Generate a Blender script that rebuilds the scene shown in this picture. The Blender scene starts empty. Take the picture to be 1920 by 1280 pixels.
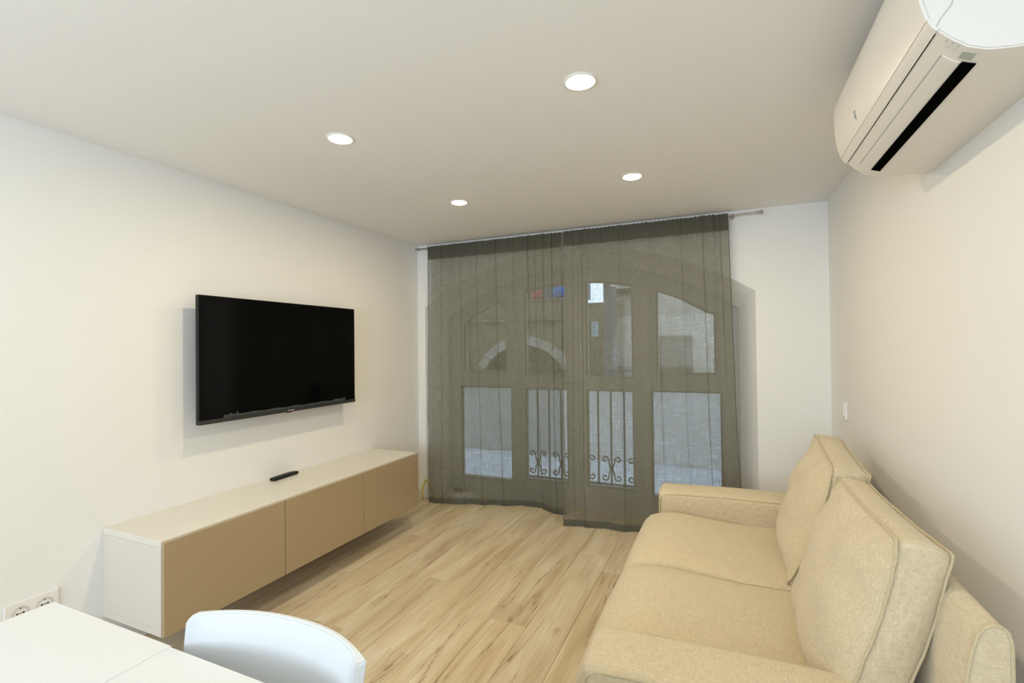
import bpy, bmesh, math, random
from mathutils import Vector, Matrix, noise
random.seed(7)
S = bpy.context.scene
C = S.collection
PI = math.pi

# ------------------------------------------------------------------ camera
FPX, YAW, PITCH, ROLL, EYE = 905.6325, 0.4141, 0.0113, -0.0112, 1.3381
cy, sy = math.cos(YAW), math.sin(YAW)
fwd, rgt, up = Vector((-sy, cy, 0)), Vector((cy, sy, 0)), Vector((0, 0, 1))
f2 = fwd * math.cos(PITCH) + up * math.sin(PITCH)
u2 = up * math.cos(PITCH) - fwd * math.sin(PITCH)
r3 = rgt * math.cos(ROLL) + u2 * math.sin(ROLL)
u3 = u2 * math.cos(ROLL) - rgt * math.sin(ROLL)
cam = bpy.data.cameras.new('camera')
cam.sensor_width = 36.0
cam.lens = FPX / 1920 * 36.0
cam.clip_start = 0.02
co = bpy.data.objects.new('camera', cam)
C.objects.link(co)
M = Matrix((r3, u3, -f2)).transposed().to_4x4()
M.translation = Vector((0, 0, EYE))
co.matrix_world = M
S.camera = co

# ------------------------------------------------------------------ world, exposure
w = bpy.data.worlds.new('world')
S.world = w
w.use_nodes = True
bgn = w.node_tree.nodes['Background']
bgn.inputs['Color'].default_value = (0.66, 0.80, 1.0, 1)      # overcast dusk sky
bgn.inputs['Strength'].default_value = 3.2
S.view_settings.view_transform = 'Standard'
S.view_settings.look = 'None'
S.view_settings.gamma = 1
S.view_settings.use_curve_mapping = False
S.view_settings.exposure = 0.0


def area(name, loc, rot, size, power, color, shape='SQUARE', size_y=None, spread=PI):
    l = bpy.data.lights.new(name, 'AREA')
    l.shape = shape
    l.size = size
    if size_y: l.size_y = size_y
    l.energy = power
    l.color = color
    l.spread = spread
    o = bpy.data.objects.new(name, l)
    o.location = loc
    o.rotation_euler = rot
    C.objects.link(o)
    return o


WARM = (1.0, 0.835, 0.525)
COOL = (0.78, 0.90, 1.0)
LAMP_W = 5.8
# added cool fill light behind the camera, tilted up like a bounced flash
area('rear_fill_light', (-0.95, -2.50, 1.45), (PI / 2 + 0.60, 0, 0), 2.4, 68, COOL, 'RECTANGLE', 1.3)

# ------------------------------------------------------------------ helpers
L, B, CE, R = 2.531, 3.652, 2.254, 0.621      # left wall x=-L, far wall y=B, ceiling z=CE, right wall x=R
REAR = -2.5


def link(o, parent=None):
    C.objects.link(o)
    if parent: o.parent = parent
    return o


def obj(name, bm, m, parent=None, smooth=False, angle=None):
    me = bpy.data.meshes.new(name)
    bm.normal_update()
    bm.to_mesh(me)
    bm.free()
    if m: me.materials.append(m)
    o = bpy.data.objects.new(name, me)
    link(o, parent)
    if smooth:
        me.shade_smooth()
        if angle is not None:
            me.set_sharp_from_angle(angle=math.radians(angle))
    return o


def thing(name, label, cat, loc=(0, 0, 0), group=None, rotz=0):
    o = bpy.data.objects.new(name, None)
    o.location = loc
    o.rotation_euler = (0, 0, rotz)
    o.empty_display_size = 0.1
    link(o)
    return tag(o, label, cat, group)


def tag(o, label, cat, group=None):
    o['label'] = label
    o['category'] = cat
    if group: o['group'] = group
    return o


def struct(o, label=None, cat=None):
    o['kind'] = 'structure'
    if label: o['label'] = label
    if cat: o['category'] = cat
    return o


def box(bm, x0, x1, y0, y1, z0, z1, bev=0.0, seg=2):
    x0, x1 = min(x0, x1), max(x0, x1); y0, y1 = min(y0, y1), max(y0, y1); z0, z1 = min(z0, z1), max(z0, z1)
    r = bmesh.ops.create_cube(bm, size=1.0)
    vs = r['verts']
    for v in vs:
        v.co = Vector(((x0 + x1) / 2 + v.co.x * (x1 - x0), (y0 + y1) / 2 + v.co.y * (y1 - y0), (z0 + z1) / 2 + v.co.z * (z1 - z0)))
    if bev > 0:
        es = list({e for v in vs for e in v.link_edges})
        bmesh.ops.bevel(bm, geom=es, offset=bev, segments=seg, profile=0.5, affect='EDGES')
    return bm


def bx(*a, **k):
    bm = bmesh.new()
    return box(bm, *a, **k)


def cyl(bm, c, axis, r, h, n=24, r2=None):
    """cylinder whose base is at c, along axis ('x','y','z', sign by h)"""
    M = {'z': Matrix.Identity(4), 'x': Matrix.Rotation(PI / 2, 4, 'Y'), 'y': Matrix.Rotation(-PI / 2, 4, 'X')}[axis]
    M = Matrix.Translation(c) @ M @ Matrix.Translation((0, 0, h / 2))
    bmesh.ops.create_cone(bm, cap_ends=True, segments=n, radius1=r, radius2=r if r2 is None else r2, depth=abs(h), matrix=M)
    return bm


def sphere(bm, c, r, u=16, v=10, sc=(1, 1, 1)):
    bmesh.ops.create_uvsphere(bm, u_segments=u, v_segments=v, radius=r, matrix=Matrix.Translation(c) @ Matrix.Diagonal((*sc, 1)))
    return bm


def tube(bm, pts, r, n=8, closed=False):
    pts = [Vector(p) for p in pts]
    N = len(pts)
    rings = []
    prev = None
    for i, p in enumerate(pts):
        a = pts[(i - 1) % N] if (closed or i > 0) else p
        b = pts[(i + 1) % N] if (closed or i < N - 1) else p
        t = (b - a)
        t = t.normalized() if t.length > 1e-9 else Vector((0, 0, 1))
        if prev is None:
            ref = Vector((0, 0, 1)) if abs(t.z) < 0.9 else Vector((1, 0, 0))
            nx = t.cross(ref).normalized()
        else:
            nx = (prev - t * prev.dot(t))
            nx = nx.normalized() if nx.length > 1e-6 else t.orthogonal().normalized()
        prev = nx
        ny = t.cross(nx)
        rings.append([bm.verts.new(p + (nx * math.cos(2 * PI * k / n) + ny * math.sin(2 * PI * k / n)) * r) for k in range(n)])
    for i in range(N if closed else N - 1):
        A, D = rings[i], rings[(i + 1) % N]
        off = 0
        if closed and i == N - 1:
            off = min(range(n), key=lambda o: (D[o].co - A[0].co).length)
        for k in range(n):
            bm.faces.new((A[k], A[(k + 1) % n], D[(k + 1 + off) % n], D[(k + off) % n]))
    if not closed:
        bm.faces.new(list(reversed(rings[0])))
        bm.faces.new(rings[-1])
    return bm


def prism(bm, poly, a0, a1, plane='xz'):
    """extrude a 2-D polygon; plane 'xz' extrudes along y, 'xy' along z, 'yz' along x"""
    def P(p, a):
        return {'xz': (p[0], a, p[1]), 'xy': (p[0], p[1], a), 'yz': (a, p[0], p[1])}[plane]
    A = [bm.verts.new(P(p, a0)) for p in poly]
    D = [bm.verts.new(P(p, a1)) for p in poly]
    n = len(poly)
    bm.faces.new(A)
    bm.faces.new(list(reversed(D)))
    for i in range(n):
        bm.faces.new((A[i], D[i], D[(i + 1) % n], A[(i + 1) % n]))
    bmesh.ops.recalc_face_normals(bm, faces=bm.faces)
    return bm


def plate(outer, holes, y0, y1, bevel=0.0):
    """a board in the xz plane, from y0 to y1, with holes; returned as bmesh"""
    cu = bpy.data.curves.new('tmp', 'CURVE')
    cu.dimensions = '2D'
    cu.fill_mode = 'BOTH'
    for poly in [outer] + holes:
        sp = cu.splines.new('POLY')
        sp.points.add(len(poly) - 1)
        for i, p in enumerate(poly): sp.points[i].co = (p[0], p[1], 0, 1)
        sp.use_cyclic_u = True
    cu.extrude = abs(y1 - y0) / 2 - bevel
    cu.bevel_depth = bevel
    cu.bevel_resolution = 1
    o = bpy.data.objects.new('tmp', cu)
    C.objects.link(o)
    bpy.context.view_layer.update()
    me = bpy.data.meshes.new_from_object(o.evaluated_get(bpy.context.evaluated_depsgraph_get()))
    bpy.data.objects.remove(o)
    bm = bmesh.new()
    bm.from_mesh(me)
    bpy.data.meshes.remove(me)
    bmesh.ops.remove_doubles(bm, verts=bm.verts, dist=1e-5)
    for v in bm.verts:
        x, z, d = v.co
        v.co = (x, (y0 + y1) / 2 + d, z)
    bmesh.ops.recalc_face_normals(bm, faces=bm.faces)
    return bm


# ------------------------------------------------------------------ materials
def nmat(name):
    m = bpy.data.materials.new(name)
    m.use_nodes = True
    nt = m.node_tree
    return m, nt, nt.nodes['Principled BSDF'], nt.nodes, nt.links


def simple(name, col, rough=0.5, metal=0.0, noise_amt=0.03, nscale=12, bump=0.0, bscale=200, coat=0.0, spec=0.5):
    m, nt, p, N, K = nmat(name)
    p.inputs['Roughness'].default_value = rough
    p.inputs['Metallic'].default_value = metal
    p.inputs['Coat Weight'].default_value = coat
    p.inputs['Coat Roughness'].default_value = 0.08
    p.inputs['Specular IOR Level'].default_value = spec
    tc = N.new('ShaderNodeTexCoord')
    nz = N.new('ShaderNodeTexNoise')
    nz.inputs['Scale'].default_value = nscale
    nz.inputs['Detail'].default_value = 3
    K.new(tc.outputs['Object'], nz.inputs['Vector'])
    mx = N.new('ShaderNodeMix')
    mx.data_type = 'RGBA'
    a = [max(0, c * (1 - noise_amt)) for c in col]
    b = [min(1, c * (1 + noise_amt)) for c in col]
    mx.inputs[6].default_value = (*a, 1)
    mx.inputs[7].default_value = (*b, 1)
    K.new(nz.outputs['Fac'], mx.inputs[0])
    K.new(mx.outputs[2], p.inputs['Base Color'])
    if bump > 0:
        n2 = N.new('ShaderNodeTexNoise')
        n2.inputs['Scale'].default_value = bscale
        n2.inputs['Detail'].default_value = 4
        K.new(tc.outputs['Object'], n2.inputs['Vector'])
        bp = N.new('ShaderNodeBump')
        bp.inputs['Strength'].default_value = bump
        bp.inputs['Distance'].default_value = 0.002
        K.new(n2.outputs['Fac'], bp.inputs['Height'])
        K.new(bp.outputs['Normal'], p.inputs['Normal'])
    return m


def emit(name, col, strength):
    m, nt, p, N, K = nmat(name)
    p.inputs['Base Color'].default_value = (0.9, 0.9, 0.9, 1)
    p.inputs['Emission Color'].default_value = (*col, 1)
    p.inputs['Emission Strength'].default_value = strength
    return m


M_WALL = simple('white_wall_paint', (0.845, 0.84, 0.82), 0.85, noise_amt=0.012, nscale=2, bump=0.12, bscale=90, spec=0.2)
M_CEIL = simple('white_ceiling_paint', (0.88, 0.875, 0.86), 0.9, noise_amt=0.01, nscale=1.5, bump=0.08, bscale=60, spec=0.15)
M_TRIM = simple('white_lacquer_trim', (0.80, 0.79, 0.77), 0.4, noise_amt=0.01)
M_FRAME = simple('pale_grey_window_paint', (0.50, 0.49, 0.465), 0.45, noise_amt=0.03)
M_CREAM = simple('cream_laminate', (0.74, 0.70, 0.62), 0.28, noise_amt=0.012)
M_SIDE = simple('off_white_laminate', (0.70, 0.65, 0.58), 0.32, noise_amt=0.012)
M_DOOR = simple('glossy_beige_lacquer', (0.40, 0.305, 0.185), 0.16, noise_amt=0.02, nscale=3, coat=0.4)
M_BLACK = simple('black_plastic', (0.008, 0.008, 0.008), 0.4, noise_amt=0.1, spec=0.3)
M_SCREEN = simple('black_screen_glass', (0.002, 0.002, 0.0022), 0.09, noise_amt=0.05, spec=0.12)
M_RUBBER = simple('dark_grey_rubber', (0.06, 0.06, 0.065), 0.6)
M_RED = simple('red_print', (0.22, 0.03, 0.03), 0.5)
M_GREYP = simple('grey_print', (0.35, 0.37, 0.36), 0.5)
M_ACW = simple('white_abs_plastic', (0.80, 0.77, 0.72), 0.32, noise_amt=0.008)
M_ACD = simple('aircon_display_window', (0.44, 0.46, 0.43), 0.25)
M_SLOT = simple('black_vent_interior', (0.003, 0.003, 0.003), 1.0, spec=0.0)
M_SOCK = simple('white_socket_plastic', (0.82, 0.80, 0.78), 0.3, noise_amt=0.01)
M_HOLE = simple('dark_contact_hole', (0.02, 0.02, 0.02), 0.7)
M_METAL = simple('brushed_nickel', (0.42, 0.39, 0.35), 0.3, metal=1.0)
M_TABLE = simple('white_table_laminate', (0.74, 0.745, 0.745), 0.35, noise_amt=0.006)
M_CHAIR = simple('white_chair_plastic', (0.67, 0.69, 0.70), 0.38, noise_amt=0.01)
M_IRON = simple('dark_wrought_iron', (0.10, 0.10, 0.105), 0.55, noise_amt=0.2)
M_YELLOW = simple('yellow_cable_sheath', (0.75, 0.68, 0.06), 0.45)
M_FILM = simple('grey_protective_film', (0.05, 0.06, 0.055), 0.25, noise_amt=0.5, nscale=60)
M_LED = emit('led_diffuser', (1.0, 0.93, 0.74), 30)
M_OUTLINE = simple('dark_pane_outline', (0.14, 0.14, 0.13), 0.7)
M_SOIL = simple('dark_underside', (0.16, 0.13, 0.10), 0.8)


def fabric(name, col, dark, scale=1.0, bump=0.5):
    m, nt, p, N, K = nmat(name)
    p.inputs['Roughness'].default_value = 0.92
    p.inputs['Specular IOR Level'].default_value = 0.15
    p.inputs['Sheen Weight'].default_value = 0.25
    tc = N.new('ShaderNodeTexCoord')
    geo = N.new('ShaderNodeNewGeometry')
    outs = []
    for sc in ((260, 40, 260), (40, 320, 60)):
        mp = N.new('ShaderNodeMapping')
        mp.inputs['Scale'].default_value = [s * scale for s in sc]
        K.new(tc.outputs['Object'], mp.inputs['Vector'])
        nz = N.new('ShaderNodeTexNoise')
        nz.inputs['Scale'].default_value = 1
        nz.inputs['Detail'].default_value = 2
        nz.inputs['Roughness'].default_value = 0.7
        K.new(mp.outputs[0], nz.inputs['Vector'])
        outs.append(nz.outputs['Fac'])
    ad = N.new('ShaderNodeMath'); ad.operation = 'ADD'
    K.new(outs[0], ad.inputs[0]); K.new(outs[1], ad.inputs[1])
    mr = N.new('ShaderNodeMapRange')
    mr.inputs['From Min'].default_value = 0.7
    mr.inputs['From Max'].default_value = 1.3
    K.new(ad.outputs[0], mr.inputs['Value'])
    mx = N.new('ShaderNodeMix'); mx.data_type = 'RGBA'
    mx.inputs[6].default_value = (*dark, 1); mx.inputs[7].default_value = (*col, 1)
    K.new(mr.outputs[0], mx.inputs[0])
    K.new(mx.outputs[2], p.inputs['Base Color'])
    bp = N.new('ShaderNodeBump')
    bp.inputs['Strength'].default_value = bump
    bp.inputs['Distance'].default_value = 0.0015
    K.new(mr.outputs[0], bp.inputs['Height'])
    K.new(bp.outputs['Normal'], p.inputs['Normal'])
    return m


M_SOFA = fabric('beige_woven_linen', (0.70, 0.59, 0.41), (0.52, 0.43, 0.28), 1.15)
M_PIPE = fabric('beige_piping', (0.60, 0.51, 0.335), (0.50, 0.415, 0.26), 1.5, 0.3)


def sheer(name, base, opac, var, col):
    m, nt, p, N, K = nmat(name)
    N.remove(p)
    out = N['Material Output']
    tc = N.new('ShaderNodeTexCoord')
    fs = []
    for sc, det in (((130, 0, 5), 2), ((6, 0, 120), 2), ((300, 0, 16), 1), ((18, 0, 260), 1)):
        mp = N.new('ShaderNodeMapping')
        mp.inputs['Scale'].default_value = sc
        K.new(tc.outputs['Object'], mp.inputs['Vector'])
        nz = N.new('ShaderNodeTexNoise')
        nz.inputs['Scale'].default_value = 1
        nz.inputs['Detail'].default_value = det
        K.new(mp.outputs[0], nz.inputs['Vector'])
        fs.append(nz.outputs['Fac'])
    acc = fs[0]
    for f in fs[1:]:
        a = N.new('ShaderNodeMath'); a.operation = 'ADD'
        K.new(acc, a.inputs[0]); K.new(f, a.inputs[1]); acc = a.outputs[0]
    mr = N.new('ShaderNodeMapRange')
    mr.inputs['From Min'].default_value = 1.62
    mr.inputs['From Max'].default_value = 2.38
    mr.inputs['To Min'].default_value = opac - var
    mr.inputs['To Max'].default_value = opac + var
    K.new(acc, mr.inputs['Value'])
    lw = N.new('ShaderNodeLayerWeight')           # a woven sheer closes up when seen edge-on
    lw.inputs['Blend'].default_value = 0.25
    g = N.new('ShaderNodeMath'); g.operation = 'MULTIPLY'; g.inputs[1].default_value = 0.22
    K.new(lw.outputs['Facing'], g.inputs[0])
    a2 = N.new('ShaderNodeMath'); a2.operation = 'ADD'; a2.use_clamp = True
    K.new(mr.outputs[0], a2.inputs[0]); K.new(g.outputs[0], a2.inputs[1])
    df = N.new('ShaderNodeBsdfDiffuse'); df.inputs['Color'].default_value = (*col, 1)
    tl = N.new('ShaderNodeBsdfTranslucent'); tl.inputs['Color'].default_value = (*col, 1)
    mx1 = N.new('ShaderNodeMixShader'); mx1.inputs[0].default_value = 0.3
    K.new(df.outputs[0], mx1.inputs[1]); K.new(tl.outputs[0], mx1.inputs[2])
    tr = N.new('ShaderNodeBsdfTransparent')
    mx2 = N.new('ShaderNodeMixShader')
    K.new(a2.outputs[0], mx2.inputs[0]); K.new(tr.outputs[0], mx2.inputs[1]); K.new(mx1.outputs[0], mx2.inputs[2])
    K.new(mx2.outputs[0], out.inputs['Surface'])
    return m


M_SHEER = sheer('grey_sheer_linen', None, 0.64, 0.13, (0.24, 0.235, 0.18))
M_HEM = sheer('grey_sheer_linen_hem', None, 0.80, 0.12, (0.165, 0.17, 0.14))


def glass(name):
    m, nt, p, N, K = nmat(name)
    N.remove(p)
    gl = N.new('ShaderNodeBsdfGlossy'); gl.inputs['Roughness'].default_value = 0.02
    tr = N.new('ShaderNodeBsdfTransparent'); tr.inputs['Color'].default_value = (0.94, 0.96, 0.95, 1)
    fr = N.new('ShaderNodeFresnel'); fr.inputs['IOR'].default_value = 1.5
    mx = N.new('ShaderNodeMixShader')
    K.new(fr.outputs[0], mx.inputs[0]); K.new(tr.outputs[0], mx.inputs[1]); K.new(gl.outputs[0], mx.inputs[2])
    K.new(mx.outputs[0], N['Material Output'].inputs['Surface'])
    return m


M_GLASS = glass('window_glass')


def oak():
    m, nt, p, N, K = nmat('oak_laminate_plank')
    p.inputs['Roughness'].default_value = 0.42
    tc = N.new('ShaderNodeTexCoord')
    oi = N.new('ShaderNodeObjectInfo')
    sc = N.new('ShaderNodeVectorMath'); sc.operation = 'SCALE'
    cx = N.new('ShaderNodeCombineXYZ')
    for i, k in enumerate((37.0, 91.0, 53.0)):
        mm = N.new('ShaderNodeMath'); mm.operation = 'MULTIPLY'; mm.inputs[1].default_value = k
        K.new(oi.outputs['Random'], mm.inputs[0]); K.new(mm.outputs[0], cx.inputs[i])
    ad = N.new('ShaderNodeVectorMath'); ad.operation = 'ADD'
    K.new(tc.outputs['Object'], ad.inputs[0]); K.new(cx.outputs[0], ad.inputs[1])

    def noisen(scale, vec_scale, det=4, dist=0.0, rough=0.55):
        mp = N.new('ShaderNodeMapping'); mp.inputs['Scale'].default_value = vec_scale
        K.new(ad.outputs[0], mp.inputs['Vector'])
        nz = N.new('ShaderNodeTexNoise')
        nz.inputs['Scale'].default_value = scale; nz.inputs['Detail'].default_value = det
        nz.inputs['Distortion'].default_value = dist; nz.inputs['Roughness'].default_value = rough
        K.new(mp.outputs[0], nz.inputs['Vector'])
        return nz.outputs['Fac']

    def ramp(f, stops):
        r = N.new('ShaderNodeValToRGB')
        els = r.color_ramp.elements
        els[0].position, els[0].color = stops[0][0], (*stops[0][1], 1)
        els[1].position, els[1].color = stops[-1][0], (*stops[-1][1], 1)
        for q in stops[1:-1]:
            e = els.new(q[0]); e.color = (*q[1], 1)
        K.new(f, r.inputs[0])
        return r.outputs[0]

    def mix(a, b, f, mode='MIX'):
        x = N.new('ShaderNodeMix'); x.data_type = 'RGBA'; x.blend_type = mode
        if isinstance(f, float): x.inputs[0].default_value = f
        else: K.new(f, x.inputs[0])
        K.new(a, x.inputs[6]); K.new(b, x.inputs[7])
        return x.outputs[2]

    broad = ramp(noisen(1.0, (11, 1.3, 1), 3, 0.6), [(0.28, (0.56, 0.44, 0.28)), (0.5, (0.70, 0.59, 0.415)), (0.72, (0.79, 0.71, 0.55))])
    fine = ramp(noisen(1.0, (170, 5, 1), 4, 0.3), [(0.3, (0.80, 0.77, 0.73)), (0.7, (1.05, 1.04, 1.03))])
    col = mix(broad, fine, 0.75, 'MULTIPLY')
    # per-plank tint
    tint = ramp(oi.outputs['Random'], [(0.0, (0.93, 0.92, 0.90)), (0.5, (1.0, 1.0, 1.0)), (1.0, (0.97, 0.93, 0.87))])
    col = mix(col, tint, 1.0, 'MULTIPLY')

    def band(f, c, wdt):
        s = N.new('ShaderNodeMath'); s.operation = 'SUBTRACT'; s.inputs[1].default_value = c
        K.new(f, s.inputs[0])
        a = N.new('ShaderNodeMath'); a.operation = 'ABSOLUTE'; K.new(s.outputs[0], a.inputs[0])
        r = N.new('ShaderNodeMapRange'); r.interpolation_type = 'SMOOTHSTEP'
        r.inputs['From Min'].default_value = 0.0; r.inputs['From Max'].default_value = wdt
        r.inputs['To Min'].default_value = 1.0; r.inputs['To Max'].default_value = 0.0
        K.new(a.outputs[0], r.inputs['Value'])
        return r.outputs[0]

    def mul(a, b):
        x = N.new('ShaderNodeMath'); x.operation = 'MULTIPLY'; x.use_clamp = True
        K.new(a, x.inputs[0])
        if isinstance(b, float): x.inputs[1].default_value = b
        else: K.new(b, x.inputs[1])
        return x.outputs[0]

    def thresh(f, a, b):
        r = N.new('ShaderNodeMapRange'); r.interpolation_type = 'SMOOTHSTEP'
        r.inputs['From Min'].default_value = a; r.inputs['From Max'].default_value = b
        K.new(f, r.inputs['Value'])
        return r.outputs[0]

    # cracks running along the grain
    cr = mul(band(noisen(1.0, (7, 0.6, 1), 5, 0.4, 0.55), 0.5, 0.0065), thresh(noisen(1.0, (5, 1.5, 1), 2), 0.52, 0.60))
    dark = N.new('ShaderNodeRGB'); dark.outputs[0].default_value = (0.22, 0.13, 0.065, 1)
    col = mix(col, dark.outputs[0], mul(cr, 0.85))
    halo = mul(band(noisen(1.0, (7, 0.6, 1), 5, 0.4, 0.55), 0.5, 0.05), thresh(noisen(1.0, (5, 1.5, 1), 2), 0.48, 0.62))
    tan = N.new('ShaderNodeRGB'); tan.outputs[0].default_value = (0.42, 0.29, 0.15, 1)
    col = mix(col, tan.outputs[0], mul(halo, 0.32))
    # knots
    mp = N.new('ShaderNodeMapping'); mp.inputs['Scale'].default_value = (4.5, 2.0, 0.001)
    K.new(ad.outputs[0], mp.inputs['Vector'])
    nzd = N.new('ShaderNodeTexNoise'); nzd.inputs['Scale'].default_value = 5
    K.new(mp.outputs[0], nzd.inputs['Vector'])
    mxv = N.new('ShaderNodeMix'); mxv.data_type = 'RGBA'; mxv.inputs[0].default_value = 0.09
    K.new(mp.outputs[0], mxv.inputs[6]); K.new(nzd.outputs['Color'], mxv.inputs[7])
    vo = N.new('ShaderNodeTexVoronoi'); vo.inputs['Scale'].default_value = 1.0
    K.new(mxv.outputs[2], vo.inputs['Vector'])
    inv = N.new('ShaderNodeMapRange'); inv.interpolation_type = 'SMOOTHSTEP'
    inv.inputs['From Min'].default_value = 0.0; inv.inputs['From Max'].default_value = 0.14
    inv.inputs['To Min'].default_value = 1.0; inv.inputs['To Max'].default_value = 0.0
    K.new(vo.outputs['Distance'], inv.inputs['Value'])
    sep = N.new('ShaderNodeSeparateColor'); K.new(vo.outputs['Color'], sep.inputs[0])
    kn = mul(inv.outputs[0], thresh(sep.outputs[0], 0.40, 0.46))
    kd = N.new('ShaderNodeRGB'); kd.outputs[0].default_value = (0.27, 0.165, 0.085, 1)
    col = mix(col, kd.outputs[0], mul(kn, 0.85))
    K.new(col, p.inputs['Base Color'])
    bp = N.new('ShaderNodeBump'); bp.inputs['Strength'].default_value = 0.12; bp.inputs['Distance'].default_value = 0.001
    K.new(noisen(1.0, (170, 5, 1), 4, 0.3), bp.inputs['Height'])
    K.new(bp.outputs['Normal'], p.inputs['Normal'])
    return m


M_OAK = oak()


def stone(name, c0, c1, sc=3.0):
    m, nt, p, N, K = nmat(name)
    p.inputs['Roughness'].default_value = 0.9
    tc = N.new('ShaderNodeTexCoord')
    nz = N.new('ShaderNodeTexNoise'); nz.inputs['Scale'].default_value = sc; nz.inputs['Detail'].default_value = 6
    K.new(tc.outputs['Object'], nz.inputs['Vector'])
    r = N.new('ShaderNodeValToRGB')
    r.color_ramp.elements[0].position = 0.35; r.color_ramp.elements[0].color = (*c0, 1)
    r.color_ramp.elements[1].position = 0.7; r.color_ramp.elements[1].color = (*c1, 1)
    K.new(nz.outputs['Fac'], r.inputs[0]); K.new(r.outputs[0], p.inputs['Base Color'])
    bp = N.new('ShaderNodeBump'); bp.inputs['Strength'].default_value = 0.5; bp.inputs['Distance'].default_value = 0.02
    K.new(nz.outputs['Fac'], bp.inputs['Height']); K.new(bp.outputs[0], p.inputs['Normal'])
    return m


M_STONE = stone('sandstone_blocks', (0.20, 0.155, 0.10), (0.33, 0.27, 0.18))
M_PALE = stone('pale_stone', (0.66, 0.60, 0.50), (0.80, 0.74, 0.63))
M_VOUS = stone('weathered_arch_stone', (0.42, 0.39, 0.33), (0.55, 0.51, 0.44))
M_DARKST = stone('dark_doorway', (0.05, 0.045, 0.04), (0.11, 0.10, 0.09))
M_GREYST = stone('grey_stone', (0.13, 0.13, 0.14), (0.22, 0.22, 0.235))
M_PAVE = stone('pale_grey_paving', (0.52, 0.55, 0.58), (0.68, 0.71, 0.74), 6)
M_ORANGE = simple('ochre_render', (0.62, 0.42, 0.16), 0.8, noise_amt=0.1)
M_BLUE = simple('blue_cloth', (0.03, 0.16, 0.55), 0.8, noise_amt=0.2)
M_PINK = simple('red_cloth', (0.50, 0.10, 0.10), 0.8, noise_amt=0.2)
M_SHEET = simple('pale_blue_sign', (0.62, 0.80, 0.92), 0.5)

# ------------------------------------------------------------------ floor planks
fl = obj('floor', bx(-L - 0.1, R + 0.1, REAR - 0.1, B + 0.9, -0.10, -0.010), M_SOIL)
struct(fl)
PW, PL = 0.2, 1.38
joints = {}                      # column index -> a known end joint (y), read from the plank pattern


def col_of(x): return math.floor((x + 0.885) / PW)


for jx, jy in ((-1.389, 1.765), (-0.987, 2.15), (-1.149, 2.687), (-0.751, 3.059), (-1.842, 1.804), (-0.30, 2.30), (-1.6, 2.4), (-2.05, 2.9)):
    joints[col_of(jx)] = jy
kk = col_of(-L + 0.001)
while -0.885 + kk * PW < R:
    x0 = max(-L, -0.885 + kk * PW)
    x1 = min(R, -0.885 + (kk + 1) * PW)
    j = joints.get(kk, random.uniform(0, PL))
    y = j - PL * math.ceil((j - REAR) / PL)
    while y < B + 0.5:
        a, b = max(y, REAR), min(y + PL, B + 0.42)
        if b - a > 0.02 and x1 - x0 > 0.005:
            g = 0.0006
            bm = bmesh.new()
            X0, X1, Y0, Y1 = -(x1 - x0) / 2 + g, (x1 - x0) / 2 - g, 0.0 + g, (b - a) - g
            cft = 0.0022
            lo = [bm.verts.new(v) for v in ((X0, Y0, -0.010), (X1, Y0, -0.010), (X1, Y1, -0.010), (X0, Y1, -0.010))]
            md = [bm.verts.new(v) for v in ((X0, Y0, -cft), (X1, Y0, -cft), (X1, Y1, -cft), (X0, Y1, -cft))]
            tp = [bm.verts.new(v) for v in ((X0 + cft, Y0 + cft, 0), (X1 - cft, Y0 + cft, 0), (X1 - cft, Y1 - cft, 0), (X0 + cft, Y1 - cft, 0))]
            bm.faces.new(tp)
            for i in range(4):
                n = (i + 1) % 4
                bm.faces.new((lo[i], lo[n], md[n], md[i])); bm.faces.new((md[i], md[n], tp[n], tp[i]))
            pk = obj('plank', bm, M_OAK, fl)
            pk.location = ((x0 + x1) / 2, a, 0)
        y += PL
    kk += 1

# ------------------------------------------------------------------ walls, ceiling
struct(obj('ceiling', bx(-L - 0.15, R + 0.15, REAR - 0.15, B + 0.35, CE, CE + 0.1), M_CEIL))
struct(obj('wall_left', bx(-L - 0.12, -L, REAR - 0.1, B + 0.3, -0.1, CE), M_WALL))
struct(obj('wall_right', bx(R, R + 0.12, REAR - 0.1, B + 0.3, -0.1, CE), M_WALL))
# rear wall (behind the camera) with an added opening where the fill light stands
wr = obj('wall_rear', plate([(-L, -0.1), (R, -0.1), (R, CE), (-L, CE)], [[(-2.2, 0.68), (0.3, 0.68), (0.3, 2.14), (-2.2, 2.14)]], REAR - 0.1, REAR), M_WALL)
struct(wr)

AX = -1.127


def arch_pts(half, spring, rad, crown, n=28):
    """arch polyline from left foot to right foot, opening down to the floor"""
    pts = [(AX - half, -0.1)]
    a0 = math.asin(half / rad)
    for i in range(n + 1):
        a = -a0 + 2 * a0 * i / n
        pts.append((AX + rad * math.sin(a), crown - rad + rad * math.cos(a)))
    pts.append((AX + half, -0.1))
    return pts


FRONT = arch_pts(1.325, 0, 2.346, 2.11)
INNER = arch_pts(1.225, 0, 2.09, 1.995)
YW = 3.90
bm = bmesh.new()
# far wall built as a solid with the splayed arched reveal
outer = [(-L, -0.1), (-L, CE), (R, CE), (R, -0.1)]


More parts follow.
